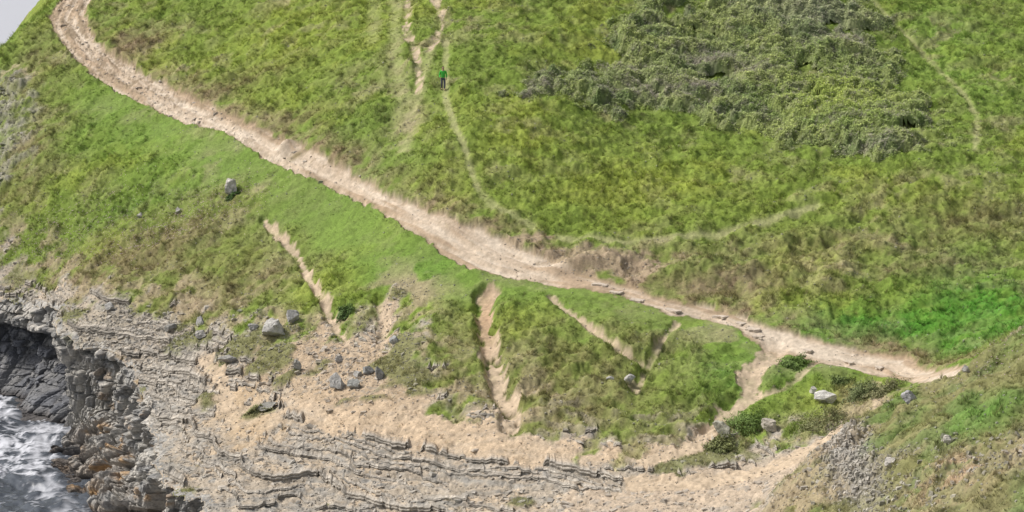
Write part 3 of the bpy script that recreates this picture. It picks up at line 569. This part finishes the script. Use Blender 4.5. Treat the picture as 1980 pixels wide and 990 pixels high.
for i,(u,v,w_,h_,lb,c) in enumerate([
 (528,648,52,44,"large angular pale grey boulder on scree",(.42,.405,.375)),(567,626,26,24,"grey boulder beside the largest one",(.36,.35,.33)),
 (490,640,22,14,"low grey stone in brown turf",(.33,.32,.3)),(388,628,20,18,"small grey boulder at grass edge",(.3,.29,.28)),(389,654,24,16,"pale flat boulder on scree",(.38,.36,.33)),
 (212,600,22,18,"rounded grey boulder near cliff top",(.34,.33,.31)),(652,752,32,34,"upright grey boulder with dark cracks",(.36,.35,.33)),(684,748,28,20,"broken grey rock slab leaning on scree",(.3,.3,.28)),
 (735,730,20,28,"narrow dark grey rock in rubble",(.24,.24,.23)),(712,722,24,16,"dark flat rock in rubble",(.25,.25,.24)),(762,660,24,20,"small dark boulder in the gully",(.3,.3,.29)),
 (575,716,18,24,"upright stone on sandy scree",(.34,.33,.3)),(440,702,40,16,"long flat dark slab on sand",(.26,.25,.23)),(1215,733,28,20,"pale boulder in a grassy hollow",(.42,.405,.38)),
 (1180,745,18,12,"small flat stone in brown turf",(.36,.35,.33)),(1597,780,46,24,"tilted pale wedge-shaped boulder by shrubs",(.48,.465,.43)),(1487,832,34,24,"sandy coloured boulder beside the trail",(.42,.38,.32)),
 (1396,842,36,34,"mossy rounded boulder on the trail edge",(.33,.32,.26)),(1755,832,34,26,"grey boulder on the rough near bank",(.36,.35,.35)),(1572,760,16,16,"small pale stone in the grass",(.42,.4,.36)),
 (1718,945,24,20,"pale stone in orange soil",(.45,.42,.38)),(1865,765,16,15,"small pale stone on bank",(.42,.4,.37)),(1830,905,18,16,"pale stone on eroded bank",(.44,.41,.36)),
 (270,425,12,13,"little pale stone in rough grass",(.45,.43,.4)),(330,642,26,18,"dark low rock on scree",(.24,.23,.21)),(655,700,16,14,"small stone in sandy fan",(.35,.33,.3)),(515,792,44,16,"long broken slab on sand",(.27,.26,.23)),
 (345,410,12,12,"little pale stone in rough grass",(.45,.43,.4)),(690,728,18,14,"small grey rock on scree",(.33,.32,.3))]):
    boulder("boulder",u,v,w_,h_,lb,"boulder",c,i+2)
# stone steps
for i,(u,v,w_) in enumerate([(1160,551,34),(1190,566,34),(1232,580,34),(1300,600,36),(1392,612,30),(1430,629,24),(1455,640,34),(1466,652,24),(1560,676,26),(1640,700,24),(1700,712,26)]):
    p=hit([(u,v)])[0]; z=float(gz(p[0],p[1])); px=FP/(p[1]/math.cos(PITCH)); r=random.Random(i)
    bm=bmesh.new(); bmesh.ops.create_cube(bm,size=1); bmesh.ops.subdivide_edges(bm,edges=bm.edges[:],cuts=4,use_grid_fill=True)
    for vt in bm.verts:
        c=vt.co; c.x*=w_/px*.85*(1-.4*abs(c.y)*r.choice((0,1))); c.y*=.42; c.z*=.15; q_=float(fbm3(np.array([c.x*3+i]),np.array([c.y*3]),np.array([c.z*3]),2)[0]); c.x+=q_*.14; c.y+=q_*.12; c.z+=q_*.03
    bmesh.ops.bevel(bm,geom=[e for e in bm.edges if e.calc_face_angle(0)>1.2],offset=.015,segments=2,affect='EDGES')
    me=bpy.data.meshes.new("stone_step"); bm.to_mesh(me); bm.free(); me.materials.append(tintmat("step_stone_surface",.9,.5,((7,.2),),14,.03,fixed=(.52,.445,.365)))
    o=bpy.data.objects.new("stone_step",me); COL.objects.link(o); o.location=(p[0],p[1],z+.02); o.rotation_euler=(r.uniform(-.05,.05),r.uniform(-.05,.05),math.radians(-35+r.uniform(-20,20)))
    tag(o,"worn pale stone slab step set across the footpath","step",None,"stone steps on the footpath")
# ------------------------------------------------------------------ person
def skinned(name,chains,mat,lv=2):
    me=bpy.data.meshes.new(name); vs=[];es=[];rs=[];roots=[]
    key={}
    for ch in chains:
        prev=None
        for (nm,co,rad) in ch:
            if nm in key and nm: k=key[nm]
            else:
                k=len(vs); vs.append(co); rs.append(rad if isinstance(rad,tuple) else (rad,rad)); 
                if nm: key[nm]=k
            if prev is None and nm and nm.startswith('root'): roots.append(k)
            if prev is not None: es.append((prev,k))
            prev=k
    me.from_pydata(vs,es,[]); o=bpy.data.objects.new(name,me); COL.objects.link(o)
    md=o.modifiers.new("s",'SKIN'); md.use_smooth_shade=True
    sv=me.skin_vertices[0].data
    for i,r_ in enumerate(rs): sv[i].radius=r_; sv[i].use_root=False
    for k in set(roots): sv[k].use_root=True
    sb=o.modifiers.new("u",'SUBSURF'); sb.levels=lv; sb.render_levels=lv
    bpy.context.view_layer.update(); dg=bpy.context.evaluated_depsgraph_get(); nm2=bpy.data.meshes.new_from_object(o.evaluated_get(dg))
    o.modifiers.clear(); o.data=nm2; nm2.materials.clear(); nm2.materials.append(mat)
    for pgn in nm2.polygons: pgn.use_smooth=True
    return o
def flatm(name,c,r=.85): return tintmat(name,r,.0,((30,.12),),fixed=c)
skin=flatm("skin",(.45,.28,.2),.6); green=flatm("bright_green_jacket",(.09,.55,.08)); dark=flatm("dark_grey_trousers",(.09,.095,.13)); hairm=flatm("brown_hair",(.08,.055,.035)); shoem=flatm("walking_shoes",(.08,.06,.05)); eyem=flatm("eyes",(.03,.03,.03),.3)
pelv=(0,0,.93); kneeL=(.10,-.14,.50); ankL=(.10,-.17,.10); kneeR=(-.10,-.02,.50); ankR=(-.10,.20,.13)
shL=(.19,0,1.42); elL=(.27,.06,1.14); wrL=(.25,-.10,.93); shR=(-.19,0,1.42); elR=(-.27,.04,1.14); wrR=(-.24,-.14,.95)
body_ch=[[('root',pelv,(.15,.11)),('w',(0,0,1.08),(.13,.10)),('c',(0,0,1.30),(.16,.11)),('n0',(0,0,1.46),(.07,.07)),('n1',(0,-.015,1.54),(.055,.055)),('h1',(0,-.03,1.60),(.075,.085)),('h2',(0,-.03,1.68),(.08,.10)),('h3',(0,-.02,1.76),(.055,.07))],
 [('n0',None,0),('sl',shL,.06),('el',elL,.042),('wl',wrL,.028),('hl',(.245,-.15,.88),(.038,.018))],[('n0',None,0),('sr',shR,.06),('er',elR,.042),('wr',wrR,.028),('hr',(-.235,-.19,.90),(.038,.018))],
 [('root',None,0),('tl',(.10,0,.86),.09),('kl',kneeL,.06),('al',ankL,.04),('fl',(.11,-.33,.045),(.045,.03))],[('root',None,0),('tr',(-.10,0,.86),.09),('kr',kneeR,.06),('ar',ankR,.04),('fr',(-.11,.05,.045),(.045,.03))],
 [('rootn',(0,-.10,1.66),.022),('nn',(0,-.138,1.645),.014)],[('rootel',(.085,-.02,1.66),(.012,.03)),('e2',(.095,-.02,1.69),(.012,.02))],[('rooter',(-.085,-.02,1.66),(.012,.03)),('e3',(-.095,-.02,1.69),(.012,.02))]]
for sx,hx in ((1,(.245,-.15,.88)),(-1,(-.235,-.19,.90))):
    for k,(ox,ln) in enumerate([(-.028,.075),(-.010,.085),(.010,.08),(.028,.062)]):
        b0=(hx[0]+ox,hx[1]-.0,hx[2]-.02); b1_=(b0[0],b0[1]-.03,b0[2]-ln*.55); b2_=(b0[0],b0[1]-.02,b0[2]-ln)
        body_ch.append([('root_f%d%d'%(sx,k),b0,.010),('',b1_,.009),('',b2_,.007)])
    body_ch.append([('root_t%d'%sx,(hx[0]-sx*.03,hx[1],hx[2]+.01),.011),('',(hx[0]-sx*.055,hx[1]-.03,hx[2]-.02),.010),('',(hx[0]-sx*.05,hx[1]-.045,hx[2]-.05),.008)])
person=skinned("person",body_ch,skin)
jk=skinned("jacket",[[('root',(0,0,.90),(.18,.135)),('w',(0,0,1.08),(.165,.13)),('c',(0,0,1.30),(.19,.14)),('n0',(0,0,1.44),(.10,.09)),('n1',(0,0,1.50),(.075,.075))],
 [('n0',None,0),('sl',shL,.082),('el',elL,.06),('wl',wrL,.045)],[('n0',None,0),('sr',shR,.082),('er',elR,.06),('wr',wrR,.045)]],green)
tr=skinned("trousers",[[('root',(0,0,.93),(.16,.125)),('',(0,0,.99),(.15,.12))],[('root',None,0),('tl',(.10,0,.84),.105),('kl',kneeL,.078),('al',(.10,-.165,.12),.06)],[('root',None,0),('tr',(-.10,0,.84),.105),('kr',kneeR,.078),('ar',(-.10,.19,.15),.06)]],dark)
hr=skinned("hair",[[('root',(0,.03,1.64),(.085,.06)),('',(0,.02,1.72),(.092,.095)),('',(0,-.01,1.785),(.065,.075))]],hairm)
s1=skinned("shoe",[[('root',(.10,-.15,.06),(.05,.055)),('',(.11,-.26,.045),(.05,.04)),('',(.115,-.35,.035),(.042,.03))]],shoem)
s2=skinned("shoe",[[('root',(-.10,.22,.08),(.05,.055)),('',(-.11,.11,.045),(.05,.04)),('',(-.115,.03,.03),(.042,.03))]],shoem)
eyes=[]
for sx in (-1,1):
    bm=bmesh.new(); bmesh.ops.create_icosphere(bm,subdivisions=2,radius=.012); me=bpy.data.meshes.new("eye"); bm.to_mesh(me); bm.free(); me.materials.append(eyem)
    e=bpy.data.objects.new("eye",me); COL.objects.link(e); e.location=(sx*.032,-.118,1.685); eyes.append(e)
for ch in (jk,tr,hr,s1,s2,*eyes): ch.parent=person
p=hit([(857,174)])[0]; person.location=(p[0],p[1],float(gz(p[0],p[1]))+.02); person.rotation_euler=(0,0,.1)
tag(person,"person in bright green jacket and dark trousers walking downhill","person")
# ------------------------------------------------------------------ light
AZ_=-80; EL=50
w_=bpy.data.worlds.new("World"); S.world=w_; w_.use_nodes=True; nt=w_.node_tree; bg=nt.nodes["Background"]
sk=nt.nodes.new("ShaderNodeTexSky"); sk.sky_type='NISHITA'; sk.sun_disc=False; sk.sun_elevation=math.radians(EL); sk.sun_rotation=math.radians(AZ_); sk.dust_density=4; sk.air_density=1.0; sk.ozone_density=1
hs=nt.nodes.new("ShaderNodeHueSaturation"); hs.inputs["Saturation"].default_value=.45
nt.links.new(sk.outputs[0],hs.inputs["Color"]); nt.links.new(hs.outputs[0],bg.inputs[0]); bg.inputs[1].default_value=.13
sl=bpy.data.lights.new("sun",'SUN'); sl.energy=3.2; sl.angle=math.radians(7); sl.color=(1,.96,.9); so_=bpy.data.objects.new("sun",sl); COL.objects.link(so_)
d=Vector((math.sin(math.radians(AZ_))*math.cos(math.radians(EL)),math.cos(math.radians(AZ_))*math.cos(math.radians(EL)),math.sin(math.radians(EL))))
so_.rotation_euler=d.to_track_quat('Z','Y').to_euler()
